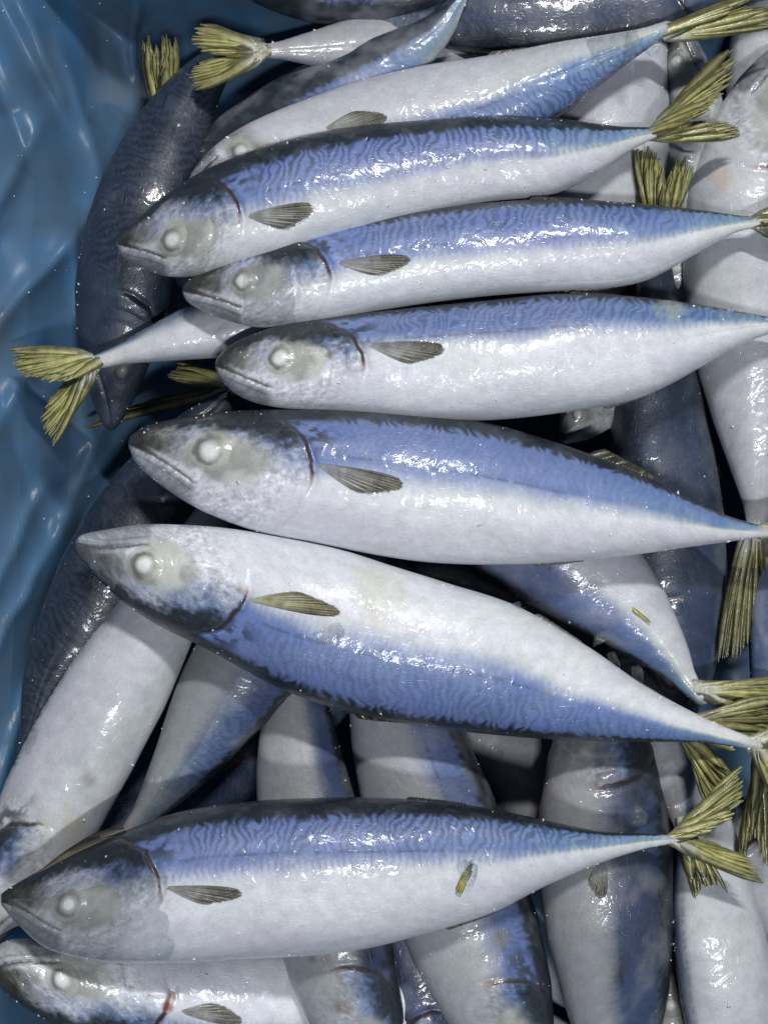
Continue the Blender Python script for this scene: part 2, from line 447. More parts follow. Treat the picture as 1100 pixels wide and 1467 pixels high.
        headc = mix(headc, np.array([.20, .19, .11]) * mix(1, self.white, .5), (.55 * np.exp(-((rr - 1.0) / .15)**2) * ss(.3, .6, n5) * ss(0, 1.4 * er, exx))[..., None])
        adp = mix(np.array([.27, .285, .265]), np.array([.45, .465, .435]), ss(.36, .62, fbm(x / 34, y / 28, sd + 8))[..., None])
        headc = mix(headc, adp * mix(1, self.white, .7), (.97 * ss(1.10, .72, rr))[..., None])
        # silver foil crinkles of the cheek
        rg = 1 - np.abs(2 * fbm(x / 15 + n5, y / 9 + n5, sd + 33, 3) - 1)
        out_ = ss(.8, 1.2, rr)
        headc = headc * (1 + out_ * (.34 * ss(.86, .98, rg) - .28 * ss(.86, .98, 1 - np.abs(2 * fbm(x / 22, y / 10, sd + 34, 3) - 1))))[..., None]
        # dark crown
        cr_ = f + (n5 - .5) * .16 + (n4 - .5) * .08
        headc = mix(headc, np.array([.016, .021, .025]) * (.6 + n4)[..., None], (ss(.27, .13, cr_ - .12 * ss(.45, .75, h) + .05) * ss(.0, .10, h) * .97)[..., None])
        headc = mix(headc, np.array([.02, .026, .03]), (.8 * ss(.5, .62, fbm(x / 11, y / 7, sd + 23)) * ss(.42, .25, f) * ss(.55, .8, h))[..., None])
        # dark snout tip
        headc = mix(headc, np.array([.028, .028, .026]) * (.5 + n4)[..., None], (ss(.34, .08, h + (n5 - .5) * .25) * ss(.70, .5, f))[..., None])
        # jaws
        m, mk = self.mouth(s, f)
        headc = mix(headc, np.array([.28, .30, .325]) * self.white * (.55 + .9 * n4)[..., None], (mk * ss(1, 4, m) * .9)[..., None])
        headc = mix(headc, np.array([.52, .54, .55]) * self.white, (mk * .5 * np.exp(-((m + 6.5) / 2.4)**2) * ss(.1, .22, h) * n4 * 1.7)[..., None])
        headc = mix(headc, np.array([.03, .03, .03]), (mk * .92 * np.exp(-((m + (n4 - .5) * 3) / 2.3)**2))[..., None])
        headc = mix(headc, np.array([.10, .10, .10]), (mk * .6 * np.exp(-((m - 10 - 3 * n5) / 1.3)**2) * ss(.06, .15, h))[..., None])
        headc = mix(headc, np.array([.04, .04, .04]), (.7 * ss(.05, .0, h))[..., None])
        # cheek creases
        gh = np.interp(f, GH_F, GH_H)
        for kf, ka in ((.80, .6), (.88, .35)):
            q2 = (h - gh * kf) * self.gill * self.L + (n5 - .5) * 14
            headc = mix(headc, headc * .45, (ka * np.exp(-(q2 / 1.8)**2) * ss(.2, .5, f) * ss(.4, .6, n5))[..., None])
        headc = headc * mix(self.k.get('headtone', 1.0), 1, ss(.72, 1.0, h) * ss(.3, .6, f))[..., None]
        col = mix(col, headc, hm[..., None])
        # gill slit
        q = (h - gh) * self.gill * self.L + (n2 - .5) * 9
        gl = np.exp(-(q / np.where(f < .4, 4.2, 2.6))**2)
        col = mix(col, np.array([.030, .022, .020]), (np.clip(gl * 1.3, 0, 1) * ss(.60, .46, f) * ss(.02, .08, f) * .97)[..., None])
        col = mix(col, np.array([.42, .17, .12]), (gl * .6 * np.exp(-((f - .55) / .03)**2))[..., None])
        col = mix(col, np.array([.40, .36, .33]) * self.white, (gl * ss(.58, .64, f) * .22 * ss(.35, .6, n5))[..., None])
        # dark shoulder blotches just behind the slit
        sb = ss(.42, .60, fbm(x / 13, y / 8, sd + 12)) * np.exp(-((q - 22) / 30)**2) * ss(.40, .22, f)
        col = mix(col, np.array([.025, .03, .04]), (.85 * sb)[..., None])
        col = mix(col, np.array([.44, .45, .43]) * self.white, (.85 * ss(.955, .985, s + (n2 - .5) * .03))[..., None])
        fz = ss(.40, .74, fbm(x / 48, y / 34, sd + 44, 4)) * self.k.get('frost', .07 if self.hi else .34)
        col = mix(col, np.array([.37, .39, .43]) * (.6 + .4 * self.white), fz[..., None] * ss(1.0, 1.1, h)[..., None])
        for (sx, sy, sr, sc_, sk) in self.k.get('stain', []):
            q = self.xy(s, f)
            dd = np.hypot(q[..., 0] - sx, q[..., 1] - sy) / sr + (n2 - .5) * 1.2
            col = mix(col, np.array(sc_), (sk * ss(1.1, .2, dd))[..., None])
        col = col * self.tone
        if self.dark > 0:  # dark backs, deepened further with part of the pile's shadow painted in
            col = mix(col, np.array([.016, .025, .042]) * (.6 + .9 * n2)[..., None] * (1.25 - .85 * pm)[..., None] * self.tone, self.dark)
        return col
    def gls(self, s, f):
        x, y, hh = self.local(s, f)
        return self.gloss * (.55 + .6 * fbm(x / 40, y / 30, self.seed + 31))
    def patch(self, name, s, f, nu, nv, off, parent, mat=None, rim=True, under=4.0):
        """a plate lying on the skin: s, f arrays (nu, nv), raised by off with its rim turned down"""
        if rim == 'rear':
            t1 = np.linspace(0, 1, nu)[:, None]; t2 = np.linspace(0, 1, nv)[None, :]
            a = ss(0, .6, t1) * ss(0, .18, t2) * ss(1, .72, t2); a[-1] = 0
        elif rim:
            a = np.ones((nu, nv)); a[0] = a[-1] = 0; a[:, 0] = a[:, -1] = 0
        else: a = np.ones((nu, nv))
        o = mix(-under, off, a)
        p, z = self.surf(s, f, 1, o)
        v = P(p[..., 0], p[..., 1], z).reshape(-1, 3)
        x, y, _ = self.local(s, f)
        uv = np.stack([x / 100 + self.seed, y / 100], -1).reshape(-1, 2)
        if mat is None:
            return mesh_obj(name, v, grid_faces(nu, nv), M_SKIN, parent, self.paint(s, f).reshape(-1, 3), uv, self.gls(s, f).ravel())
        return mesh_obj(name, v, grid_faces(nu, nv), mat, parent)

def rays(name, parent, bases, ends, bows, zb, ze, col, n_seg=9, over=1.35, thick=.5, zfun=None, rag=.16, seed=0, var=.55, alpha=(1., .72)):
    """a fin: one flattened tapering ray per base/end pair, touching at the root and frayed at the ends"""
    r = np.random.default_rng(seed + 100)
    n = len(bases)
    t = np.linspace(0, 1, n_seg)
    V = []; F = []; CC = []; AL = []
    bases = np.asarray(bases, float); ends = np.asarray(ends, float)
    for i in range(n):
        e = bases[i] + (ends[i] - bases[i]) * (1 - rag * r.random()**2 * min(1, i / (.2 * n)))
        ctl = (bases[i] + e) / 2 + np.asarray(bows[i])
        c = (1 - t)[:, None]**2 * bases[i] + 2 * ((1 - t) * t)[:, None] * ctl + (t**2)[:, None] * e
        d = np.gradient(c, axis=0); d /= np.linalg.norm(d, axis=1)[:, None] + 1e-6
        nn = np.stack([-d[:, 1], d[:, 0]], -1)
        j = i + 1 if i + 1 < n else i - 1
        sp_b = np.linalg.norm(bases[i] - bases[j]); sp_e = np.linalg.norm(ends[i] - ends[j])
        sp = (sp_b + (sp_e - sp_b) * t)
        hw = sp * .5 * over * np.where(t < .78, 1, np.clip((1.02 - t) / .24, .05, 1)**.7) + .25
        hw = np.clip(hw, .5, 9) * (1 - .35 * np.exp(-(t / .08)**2))
        if zfun is None: z = zb + (ze - zb) * t + (r.random() - .5) * 2.5 * t
        else: z = zfun(c[:, 0], c[:, 1]) + .7 + 2.0 * t * r.random()
        a = c + nn * hw[:, None]; b = c - nn * hw[:, None]
        th = thick * (1 - .5 * t)
        o = len(V) * 0 + i * n_seg * 4
        V.append(np.stack([P(a[:, 0], a[:, 1], z), P(c[:, 0], c[:, 1], z + th), P(b[:, 0], b[:, 1], z), P(c[:, 0], c[:, 1], z - th)], 1).reshape(-1, 3))
        for k in range(n_seg - 1):
            for m in range(4):
                F.append((o + k * 4 + m, o + k * 4 + (m + 1) % 4, o + (k + 1) * 4 + (m + 1) % 4, o + (k + 1) * 4 + m))
        cc = col(i / (n - 1), t) * (1 - var / 2 + var * r.random())
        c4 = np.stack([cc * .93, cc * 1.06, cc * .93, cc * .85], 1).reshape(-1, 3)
        CC.append(c4); AL.append(np.repeat(alpha[0] + (alpha[1] - alpha[0]) * t, 4))
    return mesh_obj(name, np.vstack(V), F, M_FIN, parent, np.vstack(CC), gloss=np.concatenate(AL))

OL = np.array([.37, .36, .13]); OLD = np.array([.20, .195, .09]); PALE = np.array([.40, .40, .34])
def tail_col(k):
    def f(a, t):
        c = mix(OL * k, OLD * k, (.55 * (t**2))[:, None] * 1.0)
        c = mix(c, OLD * k, .75 * max(0, 1 - a * 6))
        return mix(c, PALE * min(1, k + .2), (ss(.30, .03, t) * .85)[:, None])
    return f
def pec_col(k):
    def f(a, t):
        pale = np.array([.46, .47, .45]); dk = np.array([.185, .18, .14])
        c = mix(pale, dk, (ss(.42, .92, t + .22 * (1 - a) - .05))[:, None])
        return mix(c, np.array([.035, .033, .03]), .45 * max(0, 1 - a * 9)) * k
    return f

def build(F):
    k = F.k
    hi = F.hi
    p0, z0 = F.surf(np.array([.5]), np.array([.5]), -1)
    base = P(p0[0, 0], p0[0, 1], z0[0])
    base = [float(q) for q in base]
    root = thing('mackerel', k['label'], 'fish', base, 'frozen mackerel heaped in the lined carton')
    nu = k.get('nu', 470 if hi else 210); nf = 104 if hi else 52; nb = 20 if hi else 14
    a = np.linspace(0, 1, nu); s = a**1.0
    s = mix(a, a * a, .12) if hi else a
    phi = np.r_[np.linspace(0, np.pi, nf, endpoint=False), np.linspace(np.pi, 2 * np.pi, nb, endpoint=False)]
    f1 = (1 - np.cos(phi)) / 2
    side = np.where(phi <= np.pi, 1.0, -1.0)
    Sg, Fg = np.meshgrid(s, f1, indexing='ij'); Sd = np.broadcast_to(side, Sg.shape)
    p, z = F.surf(Sg, Fg, Sd)
    v = P(p[..., 0], p[..., 1], z)
    ke_ = np.sqrt(np.clip((1 - Sg) / .016, 0, 1))[..., None]
    v = v.mean(1, keepdims=True) + (v - v.mean(1, keepdims=True)) * ke_
    v[0] = v[0].mean(0); v[-1] = v[-1].mean(0)
    x, y, _ = F.local(Sg, Fg)
    uv = np.stack([x / 100 + F.seed, y / 100 * Sd], -1).reshape(-1, 2)
    mesh_obj('body', v.reshape(-1, 3), grid_faces(nu, len(phi), True), M_SKIN, root, F.paint(Sg, Fg).reshape(-1, 3), uv, F.gls(Sg, Fg).ravel())
    # eye: a cloudy dome
    if k.get('head', True):
        nr, na = (22, 44) if hi else (12, 26)
        R, A = np.meshgrid(np.linspace(0.0, 1, nr), np.linspace(0, 2 * np.pi, na, endpoint=False), indexing='ij')
        er = F.er
        hh = float(F.ip(F.hh, F.es))
        se = F.es + R * np.cos(A) * er / F.L
        fe = F.ef + R * np.sin(A) * er / (2 * hh)
        off = (1 - R**2)**1.5 * .07 * er + .7 * (1 - R**6) - 1.2 * R**8 + .06 * er * np.exp(-(R / .42)**2)
        p, z = F.surf(se, fe, 1, off)
        body = F.paint(se, fe)
        nz = fbm(R * np.cos(A) * 3, R * np.sin(A) * 3, F.seed + 40)
        rr = R + (nz - .5) * .12
        X_ = R * np.cos(A); Y_ = R * np.sin(A)
        eo = np.sqrt((X_ + .06)**2 + (Y_ + .06)**2) + (nz - .5) * .22
        c = mix(np.array([.36, .365, .32]), np.array([.47, .475, .42]), nz[..., None]) * F.white**.5
        c = mix(c, np.array([.40, .38, .29]), (.6 * np.exp(-((R - .70) / .10)**2) * ss(.2, -.5, X_ * .6 - Y_ * .6))[..., None])
        vis = .35 + .65 * ss(.55, -.35, X_ + (nz - .5) * .6)
        c = mix(c, np.array([.10, .105, .11]), (.85 * vis * ss(.74, .56, eo))[..., None])
        c = mix(c, np.array([.42, .435, .42]) * F.white**.5, (ss(.50, .34, rr))[..., None])
        c = mix(c, np.array([.66, .68, .67]) * F.white**.5, (ss(.40, .20, rr))[..., None])
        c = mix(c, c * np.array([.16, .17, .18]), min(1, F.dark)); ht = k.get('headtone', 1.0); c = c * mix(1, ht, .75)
        c = mix(c, body / max(F.tone, .01), ss(.52, .92, R + (nz - .5) * .3)[..., None]) * F.tone
        uv = np.stack([se * F.L / 100 + F.seed, fe * 2 * hh / 100], -1).reshape(-1, 2)
        mesh_obj('eye', P(p[..., 0], p[..., 1], z).reshape(-1, 3), grid_faces(nr, na, True), M_SKIN, root, c.reshape(-1, 3), uv, np.full(nr * na, .9 * F.gloss))
        # gill cover: a thin plate whose free rear edge stands off the body
        n1, n2 = (60, 70) if hi else (24, 30)
        ff = np.linspace(.10, .68, n2)
        gh = np.interp(ff, GH_F, GH_H)
        t = np.linspace(0, 1, n1)[:, None]
        sg = (gh * .83 + (gh * .995 - gh * .83) * t) * F.gill
        F.patch('gill_cover', sg, np.broadcast_to(ff, sg.shape), n1, n2, 2.2 if hi else 1.5, root, under=3.5, rim='rear')
        # lower jaw
        n1, n2 = (60, 20) if hi else (24, 10)
        h = np.linspace(.01, .40, n1)[:, None]
        fm = np.interp(h, [0, .1, .2, .3, .42], [.52, .56, .62, .68, .76])
        ff = fm + .03 + (.985 - fm - .03) * np.linspace(0, 1, n2)[None, :]
        F.patch('lower_jaw', np.broadcast_to(h, ff.shape) * F.gill, ff, n1, n2, 1.3, root, under=3.0)
    # pectoral fin
    pec = k.get('pec')
    if pec:
        A0 = np.array(pec[0], float); B0 = np.array(pec[1], float); wd = pec[2]
        d = (B0 - A0); Ld = np.linalg.norm(d); d /= Ld
        q = F.xy(np.array([.4]), np.array([1.]))[0] - F.xy(np.array([.4]), np.array([0.]))[0]
        nn = np.array([-d[1], d[0]]); nn = nn if np.dot(nn, q) > 0 else -nn
        n = 30
        aa = np.linspace(0, 1, n)
        bs = A0 + nn * (aa * wd * .14)[:, None] - d * (aa * 3)[:, None]
        en = A0 + d * (Ld * (1 - .10 * (1 - aa)**6 - .46 * aa**2.2))[:, None] + nn * ((aa**.9 * .92 - .02) * wd)[:, None]
        bw = [nn * (-5 + 9 * q_) for q_ in aa]
        # height of the skin under the fin, from the coarse lookup
        zt = F.surf(F._g, F._f)[1]
        def zf(x, y):
            o = []
            for xx, yy in zip(x, y):
                i = int(np.argmin((F._p[:, 0] - xx)**2 + (F._p[:, 1] - yy)**2)); o.append(zt[i])
            o = np.array(o); return np.convolve(np.pad(o, 1, 'edge'), np.ones(3) / 3, 'valid')
        rays('pectoral_fin', root, bs, en, bw, 0, 0, pec_col(min(1, F.tone * 1.05) * np.array(k.get('peck', (1, 1, 1)))), zfun=zf, rag=.07, seed=F.seed, thick=.3, over=1.9, var=.22, alpha=(.15, .72))
    # tail
    tl = k.get('tail')
    if tl:
        e = F.xy(np.array([1.0, .985]), np.array([.5, .5]))
        zt = float(F.zt_[-1])
        for li, (tip, fork, ztip) in enumerate(tl['lobes']):
            tip = np.array(tip, float); fork = np.array(fork, float)
            c = e[0]; dirv = e[0] - e[1]; dirv /= np.linalg.norm(dirv) + 1e-6
            nn = np.array([-dirv[1], dirv[0]])
            if np.dot(nn, tip - c) < 0: nn = -nn
            hw = F.hh[-1] * 1.1
            n = int(tl.get('n', 22) * 2.4)
            aa = np.linspace(0, 1, n); rr0 = np.random.default_rng(F.seed + li)
            bs = c - dirv * (8 + 16 * rr0.random(n) + 16 * aa)[:, None] + nn * (hw * (1.05 - aa))[:, None]
            rr = np.random.default_rng(F.seed * 7 + li)
            en = tip + (fork - tip) * (aa**.75)[:, None] + rr.normal(0, 2.0, (n, 2)) + dirv * (30 * 4 * aa * (1 - aa))[:, None]
            side = (tip - c) / (np.linalg.norm(tip - c) + 1e-6)
            out = np.array([-side[1], side[0]]); out = out if np.dot(out, tip - fork) > 0 else -out
            bw = [out * 7 * (1 - q_) for q_ in aa]
            rays('tail_lobe', root, bs, en, bw, zt + F.hh[-1] * .45 + 1.5, ztip, tail_col(tl.get('k', 1.0)), over=1.75, seed=F.seed * 3 + li, rag=.24, n_seg=10)
    # small fins on the edges
    def edge_fin(name, s0, s1, ht, dors, n=18, lean=1.6, k_=1.0):
        sv = np.linspace(s0, s1, n); fv = np.full(n, .03 if dors else .97)
        b = F.xy(sv, fv); d2 = F.xy(sv, np.full(n, -.0 if dors else 1.0)) - F.xy(sv, np.full(n, .5))
        d2 /= np.linalg.norm(d2, axis=1)[:, None] + 1e-6
        tg = F.xy(np.minimum(sv + .01, 1), fv) - b; tg /= np.linalg.norm(tg, axis=1)[:, None] + 1e-6
        hgt = ht * (1 - .6 * np.linspace(0, 1, n))
        e = b + d2 * hgt[:, None] + tg * (hgt * lean)[:, None]
        z = float(F.ip(F.zt_, (s0 + s1) / 2))
        rays(name, root, b, e, [np.zeros(2)] * n, z + 5, z + 3, lambda a, t: mix(np.array([.045, .045, .035]), np.array([.10, .10, .07]), t[:, None]) * k_ if dors else mix(np.array([.30, .30, .27]), np.array([.22, .21, .17]), t[:, None]) * k_, over=2.6, n_seg=6, seed=F.seed, rag=.12, thick=.5, var=.25, alpha=(1, .8))
    if k.get('fins', hi):
        edge_fin('dorsal_fin', *k.get('dors', (.60, .68)), k.get('dorh', 6), True)
        edge_fin('anal_fin', .64, .71, 7, False)
    # first dorsal folded down in its groove
    if k.get('fold'):
        pts, _ = spline(k['fold'], 40)
        n = 7
        for_b = [pts[0] + np.array([i * .8, i * .9]) for i in range(n)]
        for_e = [pts[-1] + (pts[0] - pts[-1]) * (i / n) * .35 + np.array([0, i * 1.2]) for i in range(n)]
        mid = pts[20] - (pts[0] + pts[-1]) / 2
        zz = float(F.ip(F.zt_, .25))
        rays('dorsal_spines', root, for_b, for_e, [mid * 2] * n, zz + 12, zz + 8, lambda a, t: mix(np.array([.10, .085, .06]), np.array([.05, .045, .035]), t[:, None]), over=3.0, n_seg=14, thick=1.8, seed=F.seed)
    for i, g in enumerate(k.get('glaze', [])):
        # clear ice frozen over a stretch of skin: (s0, s1, f0, f1, height)
        n1, n2 = 30, 30
        t1 = np.linspace(0, 1, n1)[:, None]; t2 = np.linspace(0, 1, n2)[None, :]
        wob = (fbm(t2 * 4, t2 * 0 + i, F.seed + 60) - .5) * .35
        wob2 = (fbm(t1 * 4, t1 * 0 + i, F.seed + 61) - .5) * .25
        sg = g[0] + (g[1] - g[0]) * (t1 + wob * (t1 - .0) * .6 + wob * (1 - t1) * .5)
        fg = g[2] + (g[3] - g[2]) * np.clip(t2 + wob2 * (1 - t2), 0, 1)
        fg = np.clip(np.broadcast_to(fg, (n1, n2)), .01, .99); sg = np.clip(np.broadcast_to(sg, (n1, n2)), .002, .995)
        F.patch('ice_glaze', sg, fg, n1, n2, g[4], root, M_GLAZE, under=0.5)
    return root

FISH = []
def fish(**k):
    k.setdefault('seed', len(FISH) + 1)
    F = Fish(**k); build(F); FISH.append(F); return F

# ---- the top layer
fish(hi=True, label="belly-up mackerel heading the top row, two clear ice plates frozen near its tail",
     V=[(268, 262), (280, 240), (310, 207), (350, 180), (400, 157), (500, 120), (600, 95), (700, 79), (800, 60), (870, 49), (920, 40), (965, 26)],
     D=[(268, 266), (300, 268), (360, 262), (450, 252), (600, 235), (700, 210), (800, 168), (850, 130), (900, 90), (935, 65), (968, 44)],
     zh=-62, zt=-30, zm=-58, kb=.05, ke=[(0, .42), (.45, .46), (.8, .62), (1, .5)], eye=(345, 216), eyer=23, gill=.20, white=.76, pat=.75, blue=(.11, .19, .38), gloss=.65,
     pec=((470, 185), (560, 172), 22),
     tail=dict(lobes=[((1120, -25), (1045, 12), -20), ((1130, 38), (1045, 14), -25)], k=.8),
     glaze=[(.83, .93, .35, .97, 5)])
fish(hi=True, headtone=.82, label="mackerel with boldly rippled back and a raised olive fork tail over the white fish",
     D=[(167, 345), (172, 336), (190, 322), (230, 285), (300, 240), (400, 203), (500, 182), (600, 171), (700, 163), (800, 170), (880, 180), (925, 182), (958, 183)],
     V=[(167, 352), (178, 370), (210, 387), (250, 397), (320, 392), (400, 378), (500, 345), (600, 315), (700, 292), (790, 279), (860, 247), (895, 221), (926, 204), (959, 194)],
     zh=-8, zt=-25, zm=-12, kb=.15, ke=[(0, .44), (.5, .50), (1, .45)], eye=(246, 344), eyer=27, gill=.245, white=.9,
     pec=((358, 306), (452, 290), 34), tail=dict(lobes=[((1048, 72), (985, 172), 5), ((1062, 194), (985, 176), -15)], k=.9), dorh=10)
fish(hi=True, headtone=.86, label="mackerel with glassy ice plate over its cheek, lying under the raised fork tail",
     D=[(261, 412), (268, 403), (290, 390), (340, 363), (400, 340), (500, 318), (600, 301), (700, 290), (800, 285), (900, 290), (1000, 300), (1062, 309), (1106, 312)],
     V=[(261, 420), (272, 435), (310, 454), (370, 469), (450, 464), (520, 450), (600, 436), (700, 424), (800, 417), (870, 413), (930, 400), (1000, 362), (1040, 340), (1064, 330), (1107, 322)],
     zh=-2, zt=0, zm=5, kb=.07, ke=[(0, .44), (.5, .50), (1, .45)], eye=(348, 402), eyer=25, gill=.262, pat=.7, blue=(.12, .18, .42),
     pec=((488, 374), (592, 366), 26), tail=dict(lobes=[((1200, 245), (1150, 315), 10), ((1200, 375), (1150, 318), -10)], k=.7),
     glaze=[(.115, .20, .22, .97, 4)])
fish(hi=True, label="mackerel with narrow dotted blue back and broad white belly, below the iced-cheek fish",
     D=[(308, 520), (315, 508), (340, 489), (400, 466), (480, 453), (600, 440), (700, 430), (800, 421), (900, 424), (1000, 436), (1060, 446), (1108, 455), (1165, 463)],
     V=[(308, 527), (320, 548), (350, 571), (400, 584), (500, 591), (600, 601), (700, 602), (800, 592), (900, 575), (955, 553), (1000, 528), (1050, 500), (1110, 476), (1166, 473)],
     zh=8, zt=10, zm=14, kb=.045, ke=[(0, .30), (.35, .32), (.6, .30), (1, .35)], stain=[(472, 508, 7, BRN, .6), (960, 440, 26, (.40, .46, .34), .5)], eye=(402, 512), eyer=27, gill=.262, pat=.62, blue=(.14, .195, .40), white=1.03,
     pec=((533, 492), (642, 494), 30), tail=dict(lobes=[((1280, 400), (1215, 465), 10), ((1280, 535), (1215, 472), 0)], k=.9))
fish(hi=True, label="plump mackerel with smooth violet-blue back and large cloudy eye, above the belly-up one",
     D=[(184, 632), (190, 622), (212, 610), (255, 599), (330, 589), (420, 586), (500, 586), (600, 591), (700, 606), (800, 635), (900, 671), (980, 708), (1030, 734), (1075, 749), (1115, 757)],
     V=[(184, 640), (196, 664), (232, 696), (290, 732), (370, 762), (450, 778), (550, 797), (620, 806), (700, 809), (800, 806), (900, 796), (985, 784), (1030, 778), (1075, 772), (1116, 769)],
     zh=8, zt=-5, zm=8, kb=.095, ke=[(0, .42), (.5, .44), (1, .48)], eye=(299, 646), eyer=36, gill=.298, pat=.22, blue=(.13, .185, .40), white=1.03,
     pec=((460, 664), (585, 690), 32), tail=dict(lobes=[((1180, 730), (1130, 760), 0), ((1180, 800), (1130, 762), -15)], k=.5), dors=(.70, .79), dorh=17)
fish(hi=True, label="belly-up mackerel with blue back turned downward, largest of the heap, white belly uppermost",
     V=[(108, 776), (118, 766), (150, 759), (210, 751), (300, 754), (380, 765), (480, 785), (560, 810), (640, 835), (740, 868), (840, 925), (920, 980), (1000, 1024), (1065, 1052), (1102, 1064)],
     D=[(108, 784), (120, 805), (160, 848), (220, 892), (300, 932), (400, 986), (500, 1021), (600, 1040), (700, 1052), (800, 1060), (900, 1063), (1000, 1064), (1065, 1072), (1103, 1076)],
     zh=10, zt=-5, zm=14, kb=.075, ke=[(0, .42), (.3, .46), (.6, .52), (.85, .42), (1, .3)], stain=[(545, 850, 60, (.56, .56, .46), .6), (465, 900, 20, (.50, .52, .46), .5), (345, 845, 9, BRN, .5)], eye=(208, 810), eyer=31, gill=.258, pat=.45, blue=(.12, .18, .42), white=1.03,
     pec=((362, 862), (492, 884), 26), peck=(1.25, 1.22, .85), tail=dict(lobes=[((1190, 1010), (1140, 1062), -5), ((1125, 1165), (1112, 1085), -25)], k=1.1), dors=(.44, .50), dorh=10,
     glaze=[(.0, .085, .03, .75, 3.5)])
fish(hi=True, headtone=.68, label="lowest full-length mackerel, ice cap over nose, olive scrap on its white flank",
     D=[(2, 1288), (8, 1276), (70, 1240), (150, 1203), (250, 1165), (350, 1149), (450, 1143), (550, 1143), (650, 1150), (750, 1168), (850, 1189), (920, 1194), (962, 1196), (990, 1198)],
     V=[(2, 1296), (24, 1322), (70, 1360), (150, 1378), (250, 1380), (350, 1374), (450, 1369), (530, 1358), (600, 1340), (700, 1310), (780, 1270), (850, 1240), (920, 1217), (964, 1209), (991, 1208)],
     zh=12, zt=0, zm=16, kb=.125, ke=[(0, .40), (.5, .42), (.8, .50), (1, .5)], eye=(100, 1296), eyer=31, gill=.25, pat=.95, white=.98,
     pec=((242, 1270), (352, 1276), 24), tail=dict(lobes=[((1062, 1096), (1005, 1195), 8), ((1092, 1266), (1005, 1205), -5)], k=1.05, n=26),
     glaze=[(.02, .26, .36, .985, 4)], fold=[(45, 1262), (100, 1222), (180, 1188)])
fish(hi=True, nu=330, label="belly-up mackerel in the bottom left corner, silver cheek, cloudy eye and brown gill slit",
     V=[(-12, 1385), (-4, 1356), (30, 1344), (90, 1350), (150, 1352), (250, 1352), (400, 1345), (600, 1375), (750, 1430), (840, 1480)],
     D=[(-12, 1396), (10, 1425), (60, 1458), (130, 1490), (250, 1520), (400, 1535), (600, 1530), (750, 1515), (842, 1492)],
     zh=-60, zt=-290, zm=-190, kb=.08, ke=.30, eye=(90, 1404), stain=[(240, 1442, 10, RED, .8), (250, 1425, 12, BRN, .7)], eyer=30, gill=.315, white=1.05, pec=((262, 1452), (350, 1470), 26))

# ---- the layer below, seen in the gaps; low white values carry some shade
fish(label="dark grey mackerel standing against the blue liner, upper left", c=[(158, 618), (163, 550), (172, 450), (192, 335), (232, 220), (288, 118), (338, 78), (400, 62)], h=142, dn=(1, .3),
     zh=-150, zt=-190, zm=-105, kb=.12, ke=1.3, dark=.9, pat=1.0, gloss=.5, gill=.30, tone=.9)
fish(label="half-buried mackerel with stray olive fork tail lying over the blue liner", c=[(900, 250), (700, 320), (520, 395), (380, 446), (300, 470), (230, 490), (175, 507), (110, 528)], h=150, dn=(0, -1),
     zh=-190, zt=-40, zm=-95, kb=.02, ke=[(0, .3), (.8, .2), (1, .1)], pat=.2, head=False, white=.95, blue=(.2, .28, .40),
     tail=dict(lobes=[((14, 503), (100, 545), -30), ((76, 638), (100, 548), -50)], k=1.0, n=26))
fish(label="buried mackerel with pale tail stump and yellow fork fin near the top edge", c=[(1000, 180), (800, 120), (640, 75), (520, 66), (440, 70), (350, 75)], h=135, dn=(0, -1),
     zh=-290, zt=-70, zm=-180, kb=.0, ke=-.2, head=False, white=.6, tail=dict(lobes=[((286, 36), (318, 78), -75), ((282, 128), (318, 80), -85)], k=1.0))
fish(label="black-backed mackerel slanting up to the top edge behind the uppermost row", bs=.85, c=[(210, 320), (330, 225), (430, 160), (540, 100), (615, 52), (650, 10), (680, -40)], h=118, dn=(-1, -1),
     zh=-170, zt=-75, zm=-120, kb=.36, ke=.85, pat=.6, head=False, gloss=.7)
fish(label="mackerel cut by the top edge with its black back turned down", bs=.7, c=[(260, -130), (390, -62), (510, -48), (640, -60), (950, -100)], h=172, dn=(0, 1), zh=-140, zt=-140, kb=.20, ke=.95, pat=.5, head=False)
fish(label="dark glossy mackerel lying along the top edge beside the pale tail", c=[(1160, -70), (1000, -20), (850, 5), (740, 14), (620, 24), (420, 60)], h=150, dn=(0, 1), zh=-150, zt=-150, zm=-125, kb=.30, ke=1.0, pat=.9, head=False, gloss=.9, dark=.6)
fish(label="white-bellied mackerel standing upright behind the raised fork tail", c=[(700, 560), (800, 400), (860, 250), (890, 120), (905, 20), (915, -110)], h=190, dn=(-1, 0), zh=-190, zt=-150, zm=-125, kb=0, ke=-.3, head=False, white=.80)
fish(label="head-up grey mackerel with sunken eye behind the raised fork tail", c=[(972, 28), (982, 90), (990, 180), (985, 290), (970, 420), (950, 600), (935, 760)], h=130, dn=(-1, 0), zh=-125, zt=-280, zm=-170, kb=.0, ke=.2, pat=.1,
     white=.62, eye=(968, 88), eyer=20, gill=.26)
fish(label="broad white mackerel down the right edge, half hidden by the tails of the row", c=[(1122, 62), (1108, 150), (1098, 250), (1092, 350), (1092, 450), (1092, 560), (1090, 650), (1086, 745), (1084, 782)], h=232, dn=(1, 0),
     zh=-130, zt=-110, zm=-120, kb=.05, ke=.18, pat=.2, stain=[(1035, 255, 22, (.50, .38, .28), .5), (1015, 560, 18, (.52, .46, .40), .6)], head=False, gill=.25, white=.86, gloss=.7, tail=dict(lobes=[((1030, 945), (1085, 880), -115), ((1150, 950), (1095, 880), -115)], k=.42, n=26))
